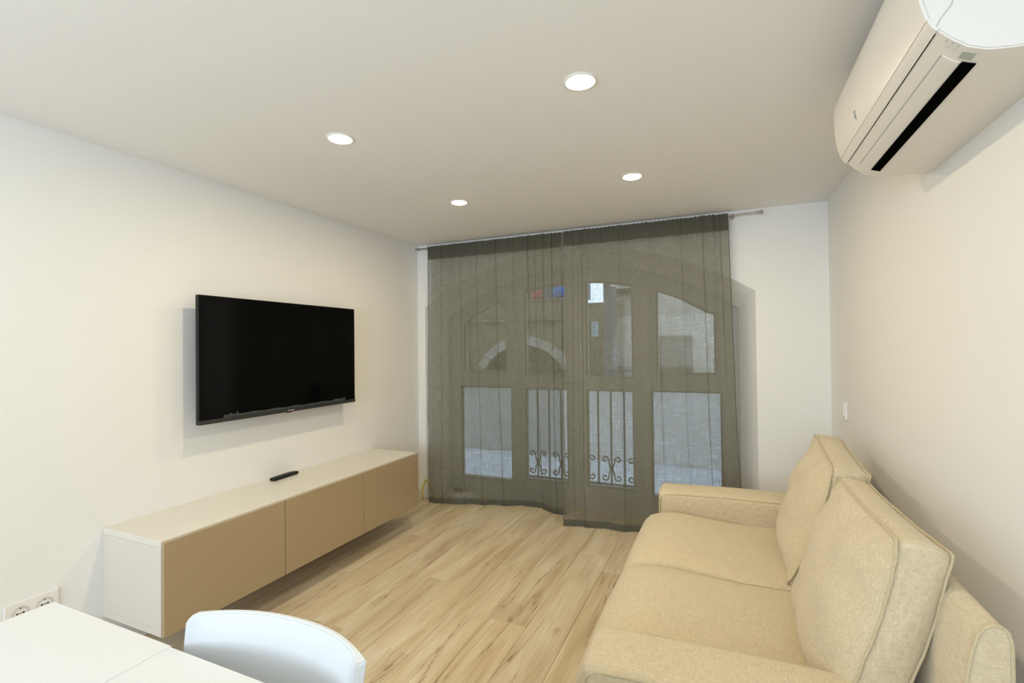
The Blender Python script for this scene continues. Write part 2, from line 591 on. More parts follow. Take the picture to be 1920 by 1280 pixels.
def far_wall():
    bm = bmesh.new()
    n = len(FRONT)
    fA = [bm.verts.new((x, B, z)) for x, z in FRONT]
    bA = [bm.verts.new((x, YW - 0.03, z)) for x, z in INNER]
    bB = [bm.verts.new((x, B + 0.45, z)) for x, z in INNER]
    for i in range(n - 1):
        bm.faces.new((fA[i], fA[i + 1], bA[i + 1], bA[i]))
        bm.faces.new((bA[i], bA[i + 1], bB[i + 1], bB[i]))
    for ring, y in ((fA, B), (bB, B + 0.45)):
        tl, tr = bm.verts.new((-L, y, CE)), bm.verts.new((R, y, CE))
        bl, br = bm.verts.new((-L, y, -0.1)), bm.verts.new((R, y, -0.1))
        tops = [bm.verts.new((ring[i].co.x, y, CE)) for i in range(1, n - 1)]
        for i in range(1, n - 2):
            bm.faces.new((ring[i], ring[i + 1], tops[i], tops[i - 1]))
        bm.faces.new((bl, ring[0], ring[1], tops[0], tl))
        bm.faces.new((br, tr, tops[-1], ring[n - 2], ring[n - 1]))
    bmesh.ops.recalc_face_normals(bm, faces=bm.faces)
    return bm


wf = obj('wall_far', far_wall(), M_WALL)
struct(wf)
# outside flanks so that no daylight slips round the room
struct(obj('wall_street', plate([(-L - 6, -0.6), (R + 6, -0.6), (R + 6, 6.0), (-L - 6, 6.0)], [[(-L, -0.1), (R, -0.1), (R, CE + 0.1), (-L, CE + 0.1)]], B + 0.30, B + 0.45), M_STONE))

for nm, a in (('baseboard_left', (-L, -L + 0.012, REAR, B, 0, 0.08)), ('baseboard_right', (R - 0.012, R, REAR, B, 0, 0.08)),
              ('baseboard_far_left', (-L + 0.012, AX - 1.325, B - 0.012, B, 0, 0.08)), ('baseboard_far_right', (AX + 1.325, R - 0.012, B - 0.012, B, 0, 0.08))):
    struct(obj(nm, bx(*a, bev=0.002, seg=1), M_TRIM))

# ------------------------------------------------------------------ arched window / balcony doors
win = bpy.data.objects.new('window_1', None)
win.location = (AX, YW, 0)
link(win)
struct(win)


def zc(dx, rad=1.97, crown=1.875): return crown - rad + math.sqrt(rad * rad - dx * dx)


def pane_poly(x0, x1, z0, top=None, n=8, grow=0.0):
    x0 -= grow; x1 += grow; z0 -= grow
    if top is not None:
        return [(x0, z0), (x1, z0), (x1, top + grow), (x0, top + grow)]
    up_ = [(x1 + (x0 - x1) * i / n, zc(x1 + (x0 - x1) * i / n) + grow) for i in range(n + 1)]
    return [(x0, z0), (x1, z0)] + up_


def shift(pl, dx=0): return [(p[0] + dx, p[1]) for p in pl]


inner_rel = [(x - AX, z) for x, z in arch_pts(1.225, 0, 2.09, 1.995)]


def arch_top(x0, x1, n=10, rad=2.09, crown=1.992):
    return [(x1 + (x0 - x1) * i / n, crown - rad + math.sqrt(rad * rad - (x1 + (x0 - x1) * i / n) ** 2)) for i in range(n + 1)]


def leaf(name, x0, x1, panes, y0, y1, z0=0.012):
    """one frame piece with its panes, all relative to the window"""
    out = [(x0, z0), (x1, z0)] + arch_top(x0, x1)
    o = obj(name, plate(out, [pane_poly(*p) for p in panes], y0, y1, 0.003), M_FRAME, win)
    for p in panes:
        big = pane_poly(*p, grow=0.0)
        # sloped glazing bead round the pane
        cxm = sum(q[0] for q in big) / len(big); czm = sum(q[1] for q in big) / len(big)
        small = []
        for q in big:
            dx, dz = cxm - q[0], czm - q[1]
            small.append((q[0] + math.copysign(0.012, dx) * (1 if abs(dx) > 0.02 else 0), q[1] + math.copysign(0.012, dz)))
        obj('glazing_bead', plate(big, [small], (y0 + y1) / 2 - 0.012, (y0 + y1) / 2 + 0.012), M_FRAME, o)
        tiny = []
        for q in big:
            dx, dz = cxm - q[0], czm - q[1]
            tiny.append((q[0] + math.copysign(0.0035, dx) * (1 if abs(dx) > 0.02 else 0), q[1] + math.copysign(0.0035, dz)))
        obj('pane_outline', plate(big, [tiny], y0 - 0.001, y0 + 0.010), M_OUTLINE, o)  # thin dark outline round the pane
        obj('glass_pane', plate(pane_poly(*p, grow=-0.002), [], (y0 + y1) / 2 - 0.002, (y0 + y1) / 2 + 0.002), M_GLASS, o)
    return o


g = 0.003
for s in (-1, 1):
    def sp(a, b): return (a, b) if s > 0 else (-b, -a)
    # fixed side light
    x0, x1 = sp(0.525, 1.224)
    lp = sp(0.597, 1.105)
    upn = sp(0.642, 1.068)
    leaf('side_light', x0, x1, [(lp[0], lp[1], 0.150, 0.985), (upn[0], upn[1], 1.115)], 0.0, 0.06)
    # opening door leaf
    x0, x1 = sp(g, 0.525 - g)
    ip = sp(0.082, 0.462)
    lf = leaf('door_leaf', x0, x1, [(ip[0], ip[1], 0.185, 0.980), (ip[0], ip[1], 1.080)], -0.006, 0.054)
    # kick panel moulding
    obj('kick_panel', plate([(ip[0], 0.055), (ip[1], 0.055), (ip[1], 0.150), (ip[0], 0.150)], [], -0.012, -0.006, 0.003), M_FRAME, lf)
obj('meeting_strip', bx(-0.022, 0.022, -0.020, -0.006, 0.02, 1.97, bev=0.005), M_FRAME, win)
hd = obj('door_handle', bx(-0.012, 0.012, -0.030, -0.020, 0.96, 1.10, bev=0.003), M_METAL, win)
b_ = bmesh.new(); tube(b_, [(0, -0.03, 1.03), (0, -0.06, 1.03), (-0.02, -0.07, 1.03), (-0.10, -0.07, 1.025)], 0.007)
obj('handle_lever', b_, M_METAL, hd, smooth=True)
obj('threshold', bx(-1.224, 1.224, -0.02, 0.10, 0.0, 0.012, bev=0.003), M_FRAME, win)

# ------------------------------------------------------------------ balcony
bal = thing('balcony_railing', 'dark iron balcony railing with scrolls outside the central window doors', 'railing', (AX, 4.10, 0.0))
obj('top_rail', bx(-0.57, 0.57, -0.018, 0.018, 1.12, 1.135, bev=0.003), M_IRON, bal)
obj('bottom_rail', bx(-0.57, 0.57, -0.010, 0.010, 0.155, 0.17), M_IRON, bal)
bars = []
for i in range(-5, 5):
    x = i * 0.111 + 0.0145
    b_ = bmesh.new(); cyl(b_, (0, 0, 0.02), 'z', 0.0085, 1.105, 8)
    bars.append(obj('bar', b_, M_IRON, bal)); bars[-1].location = (x, 0, 0)
for i in range(-4, 5, 2):
    for s in (-1, 1):
        pts = []
        for k in range(26):          # upper spiral, unwinding to the middle of the bar
            a = PI + k / 25 * 2.0 * PI
            rr = 0.008 + 0.022 * k / 25
            pts.append((0.056 + rr * math.cos(a), 0.37 + rr * math.sin(a)))
        pts2 = [(p[0], 0.59 - p[1]) for p in reversed(pts)]
        pts = pts + [(0.0235, 0.345), (0.016, 0.322), (0.011, 0.305), (0.010, 0.295), (0.011, 0.285), (0.016, 0.268), (0.0235, 0.245)] + pts2
        b_ = bmesh.new(); tube(b_, [(s * p[0], 0, p[1]) for p in pts], 0.0062, 6)
        q = obj('scroll', b_, M_IRON, bal); q.location = (i * 0.111 + 0.0145, 0, 0)
struct(obj('balcony_floor', bx(AX - 1.4, AX + 1.4, YW + 0.06, 4.16, -0.10, 0.0, bev=0.004), M_PAVE))

# ------------------------------------------------------------------ street beyond
gd = obj('street', bx(-16, 14, 4.0, 16, -0.75, -0.6), M_PAVE)
struct(gd)
bd = thing('stone_building', 'old sandstone building with an arched entrance across the street', 'building', (-3.7, 9.0, -0.6))
ar = [(-5.05 + 3.7, 0.0)] + [(1.12 * math.cos(PI - PI * i / 20), 1.0 + 1.12 * math.sin(PI - PI * i / 20)) for i in range(21)] + [(1.12, 0.0)]
obj('wall', plate([(-3.5, 0), (1.2, 0), (1.2, 2.85), (-3.5, 2.85)], [[(-1.12, 0.0001)] + ar[1:-1] + [(1.12, 0.0001)]], 0.0, 0.4), M_STONE, bd)
# voussoirs of the arch
for i in range(13):
    a0, a1 = PI - PI * i / 13, PI - PI * (i + 1) / 13
    a0 -= 0.006; a1 += 0.006
    poly = [(0.98 * math.cos(a0), 1.0 + 0.98 * math.sin(a0)), (1.16 * math.cos(a0), 1.0 + 1.16 * math.sin(a0)),
            (1.16 * math.cos(a1), 1.0 + 1.16 * math.sin(a1)), (0.98 * math.cos(a1), 1.0 + 0.98 * math.sin(a1))]
    b_ = bmesh.new(); prism(b_, poly, -0.06, 0.1)
    obj('arch_stone', b_, M_VOUS, bd)
obj('doorway', bx(-1.1, 1.1, 0.2, 0.3, 0, 2.1), M_STONE, bd)
obj('cornice', bx(-3.5, 1.2, -0.06, 0.0, 2.45, 2.50, bev=0.01), M_STONE, bd)
obj('roof_ledge', bx(-3.5, 1.2, -0.03, 0.4, 2.85, 2.88, bev=0.008), M_STONE, bd)
obj('quoin', bx(-1.62, -1.28, -0.08, 0.0, 0, 2.9), M_ORANGE, bd)
# upper storey set back, with hanging clothes
ub = thing('dark_upper_facade', 'dark grey upper facade above the stone building across the street', 'building', (-3.7, 9.32, 2.285))
obj('wall', bx(-6.5, 1.2, 0.1, 0.4, 0, 4.0), M_GREYST, ub)
obj('shutter', bx(-0.5, 0.1, 0.02, 0.1, 0.3, 1.5, bev=0.02), M_DARKST, ub)
bcl = bmesh.new(); sphere(bcl, (0, 0, 0), 0.13, 16, 10, (1.0, 0.5, 0.9))
tag(obj('blue_bundle', bcl, M_BLUE), 'bright blue cloth bundle on the ledge of the building opposite', 'cloth').location = (-2.99, 9.12, 2.41)
bcl = bmesh.new(); box(bcl, -0.12, 0.12, -0.05, 0.05, -0.11, 0.11, bev=0.04)
tag(obj('red_bundle', bcl, M_PINK), 'faded red cloth on the ledge of the building opposite, left of the blue one', 'cloth').location = (-3.45, 9.12, 2.41)

pb = thing('pale_building', 'pale rendered building seen through the right half of the window', 'building', (-1.0, 9.6, -0.6))
obj('wall', bx(-0.95, 6, 0.0, 0.3, 0, 7), M_PALE, pb)
obj('garage_opening', bx(-0.19, 0.46, -0.03, 0.0, 0.95, 2.12, bev=0.01), M_STONE, pb)
lw_ = thing('low_wall', 'low whitewashed wall along the street below the right half of the window', 'wall', (-0.2, 8.2, -0.6))
obj('wall', bx(-2.45, 2.5, 0, 0.25, 0, 1.22, bev=0.01), M_WALL, lw_)
obj('wall_shaded_left', bx(-6.0, -2.451, 0.02, 0.25, 0, 1.22, bev=0.01), stone('shaded_wall_render', (0.50, 0.50, 0.46), (0.60, 0.60, 0.56)), lw_)  # left stretch of the low wall, its shade put into a darker colour
obj('coping', bx(-6.0, 2.5, -0.03, 0.28, 1.22, 1.26, bev=0.01), M_PALE, lw_)
obj('window_lintel', bx(-1.0, -0.25, -0.15, 0.0, 2.95, 3.05), M_DARKST, pb)
st = thing('brown_wall', 'low brown wall with a pale blue notice across the street', 'wall', (-2.15, 9.45, -0.6))
obj('wall', bx(-0.50, 0.35, 0.0, 0.3, 0, 2.8), M_STONE, st)
obj('notice', bx(-0.27, -0.13, -0.02, 0.0, 2.12, 2.42), M_SHEET, st)
cl = bmesh.new(); cyl(cl, (0, 0, 0), 'z', 0.12, 5.5, 20, 0.11)
colm = thing('grey_column', 'tall grey column standing across the street behind the window', 'column', (-1.86, 8.6, -0.6))
obj('shaft', cl, M_GREYST, colm, smooth=True, angle=40)
obj('plinth', bx(-0.2, 0.2, -0.2, 0.2, 0, 0.25, bev=0.02), M_GREYST, colm)

# ------------------------------------------------------------------ curtain rod
ROD_Y, ROD_Z = 3.588, 2.214
rod = thing('curtain_rod', 'thin nickel curtain rod under the ceiling above the window', 'curtain rod', (AX, ROD_Y, ROD_Z))
b_ = bmesh.new(); cyl(b_, (-2.475 - AX, 0, 0), 'x', 0.006, 2.69, 12)
obj('pole', b_, M_METAL, rod, smooth=True, angle=40)
for x, s in ((-2.475 - AX, -1), (0.215 - AX, 1)):
    b_ = bmesh.new(); cyl(b_, (x, 0, 0), 'x', 0.009, s * 0.018, 12); sphere(b_, (x + s * 0.022, 0, 0), 0.012)
    cyl(b_, (x - s * 0.006, 0, 0), 'x', 0.012, s * 0.004, 12)
    obj('finial', b_, M_METAL, rod, smooth=True, angle=50)
for x in (-2.40 - AX, 0.0, 0.062 - AX):
    b_ = bmesh.new(); cyl(b_, (x, 0, 0), 'y', 0.004, B - ROD_Y, 8); cyl(b_, (x, B - ROD_Y, 0), 'y', 0.016, -0.004, 16)
    sphere(b_, (x, 0, -0.004), 0.010)
    obj('bracket', b_, M_METAL, rod, smooth=True, angle=40)


# ------------------------------------------------------------------ curtains
def curtain(nx, nz, xt0, xt1, ztop, xfun, yfun, zbot, pleats, phase, thick=0.0):
    """returns f(s,t) -> point, s 0..1 across, t 0..1 downwards"""
    def f(s, t):
        X = xt0 + (xt1 - xt0) * s
        ox = oy = 0.0
        for (xp, wd, k, dep, t0, t1) in pleats:
            d = (X - xp)
            fall = max(0.0, min(1.0, (t1 - t) / 0.25)) if t1 < 1 else 1.0
            fall *= max(0.0, min(1.0, (t - t0) / 0.08 + (1 if t0 == 0 else 0)))
            e = math.exp(-(d / wd) ** 2) * fall
            ox -= k * d * e
            oy -= dep * e
        wav = 0.010 * math.sin(X * 31 + phase) * (0.35 + 0.65 * t) + 0.003 * math.sin(X * 73 + phase * 2 + t * 1.3) + 0.010 * math.sin(X * 13 + phase * 3 + 0.8 * t) * t
        gat = 0.0028 * math.sin(X * 420 + phase) * math.exp(-t * 28)
        x = X + ox + xfun(s, t)
        y = yfun(s, t) + wav * 0.8 + oy + gat
        n3 = noise.noise(Vector((x * 3.5, t * 9, phase))) * 0.010 * min(1, t * 2)
        z = ztop + (zbot(s) - ztop) * t + 0.002 * math.sin(X * 210) * math.exp(-t * 40)
        return Vector((x, y + n3, z))
    return f


def cloth(f, nx, nz, t0=0.0, t1=1.0, off=0.0):
    bm = bmesh.new()
    g = []
    for j in range(nz + 1):
        t = t0 + (t1 - t0) * j / nz
        g.append([bm.verts.new(f(i / nx, t) + Vector((0, off, 0))) for i in range(nx + 1)])
    for j in range(nz):
        for i in range(nx):
            bm.faces.new((g[j][i], g[j + 1][i], g[j + 1][i + 1], g[j][i + 1]))
    return bm


def sm(a, b, x):
    x = max(0.0, min(1.0, (x - a) / (b - a)))
    return x * x * (3 - 2 * x)


ZT = 2.222


def make_curtain(f, label, nx, side_edges):
    t = thing('curtain', label, 'curtain', (0, 0, 0))
    obj('fabric', cloth(f, nx, 90), M_SHEER, t, smooth=True)
    obj('header_band', cloth(f, nx, 8, 0.0, 0.052, -0.002), M_HEAD, t, smooth=True)
    obj('bottom_hem', cloth(f, nx, 4, 0.979, 1.0, -0.003), M_HEM, t, smooth=True)
    for s in side_edges:
        b_ = bmesh.new(); tube(b_, [f(s, j / 60) for j in range(61)], 0.0022, 5)
        obj('side_hem', b_, M_HEM, t, smooth=True)
    return t


# left panel
M_HEAD = sheer('grey_sheer_linen_double', None, 0.90, 0.05, (0.135, 0.132, 0.105))
plL = [(-2.36, 0.010, 1.5, 0.006, 0, 2), (-2.22, 0.012, 1.35, 0.012, 0, 2), (-2.03, 0.008, 1.4, 0.008, 0, 2), (-1.88, 0.008, 1.5, 0.010, 0, 2), (-1.82, 0.014, 1.4, 0.012, 0, 0.10),
       (-1.70, 0.010, 1.6, 0.012, 0, 2), (-1.55, 0.007, 1.4, 0.008, 0, 0.5), (-1.42, 0.014, 1.7, 0.016, 0, 0.45), (-1.36, 0.012, 1.5, 0.012, 0, 2),
       (-1.29, 0.012, 1.7, 0.014, 0, 0.55), (-1.22, 0.012, 1.6, 0.012, 0, 2)]


def yL(s, t):
    f = -0.020 + 0.215 * sm(0.0, 0.74, s) - 0.085 * sm(0.76, 0.97, s)     # hem drifts into the window recess
    return ROD_Y - 0.022 + f * t ** 1.5


def xL(s, t): return (-0.005 * (1 - s) - 0.022 * s) * t


fL = curtain(0, 0, -2.352, -1.141, ZT, xL, yL, lambda s: 0.006 - 0.003 * s, plL, 0.4)
make_curtain(fL, 'grey sheer curtain panel on the left, its hem folded back in the middle', 420, (0.0, 1.0))
# right panel
plR = [(-1.05, 0.010, 1.3, 0.008, 0, 2), (-0.975, 0.014, 1.6, 0.014, 0, 2), (-0.83, 0.014, 1.6, 0.014, 0, 0.14), (-0.70, 0.010, 1.2, 0.006, 0, 2),
       (-0.43, 0.012, 1.35, 0.012, 0.3, 2), (-0.27, 0.010, 1.2, 0.008, 0, 2), (-0.13, 0.014, 1.5, 0.014, 0, 2), (-0.06, 0.010, 1.7, 0.014, 0, 0.2), (-0.02, 0.010, 1.6, 0.012, 0, 0.6)]


def yR(s, t):
    return ROD_Y - 0.022 + (-0.100 + 0.100 * min(1.0, s / 0.5)) * t ** 1.3 - 0.012 * math.sin(s * 5) * t


def xR(s, t): return 0.055 * s * t + 0.02 * s * sm(0.3, 1, t) * math.sin(t * 9) * 0.3 + 0.012 * (1 - s) * sm(0.8, 1, t)


fR = curtain(0, 0, -1.125, 0.034, ZT + 0.002, xR, yR, lambda s: 0.005, plR, 2.1)
make_curtain(fR, 'grey sheer curtain panel on the right, hanging behind the sofa arm', 420, (0.0, 1.0))

# ------------------------------------------------------------------ cable and socket strip by the window
b_ = bmesh.new()
tube(b_, [(-2.486, 3.625, 0.006), (-2.478, 3.625, 0.03), (-2.488, 3.628, 0.07), (-2.480, 3.630, 0.11), (-2.462, 3.64, 0.155), (-2.44, 3.645, 0.165), (-2.42, 3.66, 0.12), (-2.405, 3.68, 0.03), (-2.38, 3.67, 0.007), (-2.34, 3.66, 0.007)], 0.006, 8)
tag(obj('yellow_cable', b_, M_YELLOW, None, smooth=True), 'yellow cable rising from the floor at the left edge of the curtain', 'cable')
ps = thing('junction_box', 'pale box with a black coil on top, on the floor behind the left curtain', 'box', (-2.16, 3.78, 0.0), rotz=-0.15)
obj('body', bx(-0.14, 0.14, -0.055, 0.055, 0.0, 0.045, bev=0.008), M_SOCK, ps)
b_ = bmesh.new()
tube(b_, [(-0.05 + 0.035 * math.cos(a), 0.035 * math.sin(a), 0.052 + 0.006 * a / 6) for a in [i * 0.35 for i in range(50)]], 0.006, 6)
obj('coil', b_, M_BLACK, ps, smooth=True)
b_ = bmesh.new()
tube(b_, [(-0.02, 0, 0.06), (0.0, 0.0, 0.12), (-0.04, 0.0, 0.165), (-0.10, 0.01, 0.15), (-0.14, 0.01, 0.08), (-0.17, 0.0, 0.01)], 0.004, 6)
obj('lead', b_, M_BLACK, ps, smooth=True)

# ------------------------------------------------------------------ recessed ceiling lamps
LAMPS = [(-1.518, 1.62, 'recessed round ceiling lamp nearest the television, second from the left in the photo'),
         (-0.443, 1.62, 'recessed round ceiling lamp that shows largest, near the middle of the ceiling'),
         (-1.518, 2.65, 'recessed round ceiling lamp farthest left of the pair nearest the window'),
         (-0.443, 2.65, 'recessed round ceiling lamp on the right of the pair nearest the window'),
         (-1.518, 0.59, 'recessed round ceiling lamp just beyond the upper left corner of the photo'),
         (-0.443, 0.59, 'recessed round ceiling lamp above the table and chair, out of the frame'),
         ]
LAMPS[0] = (*LAMPS[0][:2], 'recessed round ceiling lamp on the left, in front of the television')
for x, y, lab in LAMPS:
    t = thing('ceiling_lamp', lab, 'lamp', (x, y, CE), 'recessed ceiling lamps')
    b_ = bmesh.new()
    n = 32
    prof = [(0.047, 0.0), (0.047, -0.003), (0.052, -0.005), (0.058, -0.003), (0.060, 0.0)]
    rings = [[b_.verts.new((r_ * math.cos(2 * PI * k / n), r_ * math.sin(2 * PI * k / n), z_)) for k in range(n)] for r_, z_ in prof]
    for a in range(len(prof) - 1):
        for k in range(n):
            b_.faces.new((rings[a][k], rings[a][(k + 1) % n], rings[a + 1][(k + 1) % n], rings[a + 1][k]))
    bmesh.ops.recalc_face_normals(b_, faces=b_.faces)
    obj('trim_ring', b_, M_TRIM, t, smooth=True)
    b_ = bmesh.new()
    prof = [(0.047, 0.0), (0.046, -0.004), (0.042, -0.007), (0.030, -0.009), (0.0001, -0.010)]
    rings = [[b_.verts.new((r_ * math.cos(2 * PI * k / n), r_ * math.sin(2 * PI * k / n), z_)) for k in range(n)] for r_, z_ in prof]
    for a in range(len(prof) - 1):
        for k in range(n):
            b_.faces.new((rings[a][k], rings[a][(k + 1) % n], rings[a + 1][(k + 1) % n], rings[a + 1][k]))
    bmesh.ops.recalc_face_normals(b_, faces=b_.faces)
    obj('diffuser', b_, M_LED, t, smooth=True)
    area('lamp_light', (x, y, CE - 0.016), (0, 0, 0), 0.09, LAMP_W * (1.0 if y > 1 else 0.15), WARM, 'DISK')

# ------------------------------------------------------------------ TV cabinet (wall hung)
CY0, CLEN, CZ0, CZT, CD = 1.2336, 1.789, 0.1685, 0.559, 0.4291
DT = 0.018
cab = thing('tv_cabinet', 'long low wall-hung cabinet, cream top and three glossy beige doors', 'cabinet', (-L, CY0, CZ0))
H = CZT - CZ0
D0 = CD - DT
obj('top_panel', bx(0, D0, 0, CLEN, H - 0.028, H, bev=0.001, seg=1), M_CREAM, cab)
obj('bottom_panel', bx(0, D0, 0, CLEN, 0, 0.028, bev=0.001, seg=1), M_SIDE, cab)
for k in range(2):
    y0 = 0 if k == 0 else CLEN - 0.018
    obj('side_panel', bx(0.0, D0, y0, y0 + 0.018, 0.0285, H - 0.0285, bev=0.0008, seg=1), M_SIDE, cab)
for k in (1, 2):
    obj('divider', bx(0.01, D0 - 0.002, CLEN * k / 3 - 0.009, CLEN * k / 3 + 0.009, 0.0285, H - 0.0285), M_SIDE, cab)
obj('back_panel', bx(0.0, 0.008, 0.018, CLEN - 0.018, 0.0285, H - 0.0285), M_SIDE, cab)
for k in range(3):
    obj('door', bx(D0 + 0.0008, CD, CLEN * k / 3 + 0.0018, CLEN * (k + 1) / 3 - 0.0018, 0.0, H - 0.006, bev=0.0015), M_DOOR, cab)

# remote control
rc = thing('remote_control', 'slim black remote control lying on the cabinet top', 'remote control', (-2.505, 2.130, CZT))
rc.rotation_euler = (0, 0, math.radians(94))
rc.location = (-2.470, 2.145, CZT)
b_ = bx(-0.095, 0.095, -0.022, 0.022, 0.0, 0.018, bev=0.007, seg=3)
obj('body', b_, M_BLACK, rc, smooth=True, angle=50)
for r_ in range(9):
    for c_ in range(3):
        obj('button', bx(-0.078 + r_ * 0.016, -0.068 + r_ * 0.016, -0.0145 + c_ * 0.011, -0.0075 + c_ * 0.011, 0.0178, 0.0198, bev=0.001, seg=1), M_RUBBER, rc)
o = obj('power_button', bx(0.068, 0.078, -0.014, -0.006, 0.0178, 0.0202, bev=0.001, seg=1), M_RED, rc); o['label'] = 'red power button'
o = obj('label_patch', bx(0.060, 0.086, 0.0, 0.014, 0.0176, 0.0183), M_GREYP, rc); o['label'] = 'pale grey patch near the top end'

# ------------------------------------------------------------------ television
tv = thing('television', 'large flat black television mounted on the left wall above the cabinet', 'television', (-2.531, 2.145, 1.29))
x1 = 0.120
y0, y1, z0, z1 = 1.585 - 2.145, 2.703 - 2.145, 0.962 - 1.29, 1.620 - 1.29
obj('back_cover', bx(0.045, 0.098, y0 + 0.12, y1 - 0.12, z0 + 0.03, z1 - 0.16, bev=0.012), M_BLACK, tv)
obj('casing', bx(0.092, 0.116, y0, y1, z0, z1, bev=0.003), M_BLACK, tv)
obj('screen', bx(0.1155, 0.1178, y0 + 0.004, y1 - 0.004, z0 + 0.022, z1 - 0.004), M_SCREEN, tv)
obj('bottom_bezel', bx(0.114, x1, y0, y1, z0 - 0.001, z0 + 0.020, bev=0.002), simple('dark_grey_bezel', (0.03, 0.03, 0.03), 0.3), tv)
lb = obj('maker_badge', bx(0.1198, 0.1206, -0.022, 0.022, z0 + 0.006, z0 + 0.012), M_GREYP, tv); lb['label'] = 'tiny pale lettering strip on the lower edge'
lb = obj('indicator_lamp', bx(0.112, 0.1195, -0.030, 0.008, z0 - 0.006, z0 - 0.001, bev=0.001, seg=1), M_RED, tv); lb['label'] = 'small dark red indicator under the lower edge'
# torn protective film along the lower edge of the screen
b_ = bmesh.new()
N_ = 90
prv = None
for i in range(N_ + 1):
    s = i / N_
    y = y0 + 0.13 + (y1 - y0 - 0.23) * s
    h = 0.012 + 0.006 * noise.noise(Vector((y * 14, 0, 0)))
    if s < 0.10 or s > 0.88: h += 0.02 * abs(noise.noise(Vector((y * 60, 3, 0)))) + 0.03 * max(0, noise.noise(Vector((y * 90, 8, 0))))
    a = b_.verts.new((0.1185, y, z0 + 0.021)); c = b_.verts.new((0.1185 + 0.0006 * math.sin(i), y, z0 + 0.021 + h))
    if prv: b_.faces.new((prv[0], a, c, prv[1]))
    prv = (a, c)
obj('film_strip', b_, M_FILM, tv)
obj('wall_mount', bx(0.0, 0.046, -0.25, 0.25, -0.16, 0.16, bev=0.004), M_BLACK, tv)

# ------------------------------------------------------------------ wall socket and switch
so = thing('double_socket', 'white double wall socket low on the left wall behind the table corner', 'socket', (-L, 0.993, 0.325))
obj('cover_plate', bx(0, 0.009, -0.083, 0.083, -0.044, 0.044, bev=0.003), M_SOCK, so)
for cyy in (-0.037, 0.037):
    b_ = bmesh.new()
    n = 28
    prof = [(0.026, 0.0095), (0.0235, 0.0105), (0.021, 0.0100), (0.0195, 0.0045), (0.0, 0.0045)]
    rings = [[b_.verts.new((x_, r_ * math.cos(2 * PI * k / n), r_ * math.sin(2 * PI * k / n))) for k in range(n)] for r_, x_ in prof[:-1]]
    for a in range(len(rings) - 1):
        for k in range(n): b_.faces.new((rings[a][k], rings[a][(k + 1) % n], rings[a + 1][(k + 1) % n], rings[a + 1][k]))
    b_.faces.new(rings[-1])
    for v in b_.verts: v.co.x += 0.0006
    bmesh.ops.recalc_face_normals(b_, faces=b_.faces)
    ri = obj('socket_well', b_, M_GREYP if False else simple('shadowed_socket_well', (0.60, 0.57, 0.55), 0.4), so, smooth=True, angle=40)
    ri.location = (0.0, cyy, 0)
    for dy in (-0.0095, 0.0095):
        b_ = bmesh.new(); cyl(b_, (0.0100, dy, 0), 'x', 0.0034, 0.0012, 12)
        obj('contact_hole', b_, M_HOLE, ri)
    b_ = bmesh.new(); cyl(b_, (0.0100, 0, 0), 'x', 0.0028, 0.0012, 10)
    obj('screw', b_, M_METAL, ri)
    for s in (-1, 1):
        obj('earth_clip', bx(0.008, 0.0125, -0.003, 0.003, s * 0.0185 - 0.0018, s * 0.0185 + 0.0018), M_METAL, ri)
sw = thing('light_switch', 'white rocker light switch on the right wall near the far corner', 'switch', (R, 3.25, 0.962))
obj('cover_plate', bx(-0.011, 0, -0.045, 0.045, -0.052, 0.052, bev=0.003), M_SOCK, sw)
b_ = bx(-0.017, -0.009, -0.030, 0.030, -0.034, 0.034, bev=0.003)
obj('rocker', b_, M_SOCK, sw)

# ------------------------------------------------------------------ air conditioner
AY0, AY1 = 1.20, 1.965
ac = thing('air_conditioner', 'white split air conditioner high on the right wall', 'air conditioner', (R, AY0, 1.885))
prof = [(0.621, 1.885), (0.545, 1.886), (0.50, 1.889), (0.470, 1.893), (0.457, 1.898), (0.437, 1.907), (0.414, 1.927), (0.392, 1.950), (0.384, 1.960),
        (0.378, 1.973), (0.368, 2.01), (0.362, 2.06), (0.361, 2.11), (0.364, 2.150), (0.374, 2.172), (0.392, 2.184), (0.42, 2.188), (0.621, 2.188)]
rp = [(x - R, z - 1.885) for x, z in prof]
AL = AY1 - AY0


def ac_strip(i0, i1, y0, y1, off, th=0.004, close=True):
    """a curved shell following the casing profile between profile points i0..i1 lifted by off"""
    pts = rp[i0:i1 + 1]
    nr = []
    for i, p in enumerate(pts):
        a = Vector(pts[max(0, i - 1)]); b = Vector(pts[min(len(pts) - 1, i + 1)])
        t = (b - a).normalized()
        nr.append(Vector((-t.y, t.x)))
    if nr[0].dot(Vector(pts[0]) - Vector((-0.1, 0.15))) < 0: nr = [-v for v in nr]
    o_ = [Vector(p) + n_ * off for p, n_ in zip(pts, nr)]
    i_ = [Vector(p) + n_ * (off - th) for p, n_ in zip(pts, nr)]
    poly = [tuple(v) for v in o_] + [tuple(v) for v in reversed(i_)]
    bm = bmesh.new()
    prism(bm, poly, y0, y1)
    return bm


b_ = bmesh.new()
prism(b_, rp, 0, AL)
es = [e for e in b_.edges if abs(e.verts[0].co.y - e.verts[1].co.y) < 1e-6 and abs(e.verts[0].co.x + 0.0) + abs(e.verts[1].co.x) > 1e-4]
bmesh.ops.bevel(b_, geom=es, offset=0.003, segments=2, affect='EDGES')
obj('casing', b_, M_ACW, ac, smooth=True, angle=35)
obj('front_panel', ac_strip(9, 15, -0.001, AL + 0.001, 0.004, 0.006), M_ACW, ac, smooth=True, angle=35)
obj('chin_strip', ac_strip(7, 9, -0.001, AL + 0.001, 0.0025, 0.006), M_ACW, ac, smooth=True, angle=35)
obj('panel_gap', ac_strip(7, 8, 0.01, AL - 0.02, 0.0006, 0.004), M_SLOT, ac) if False else None
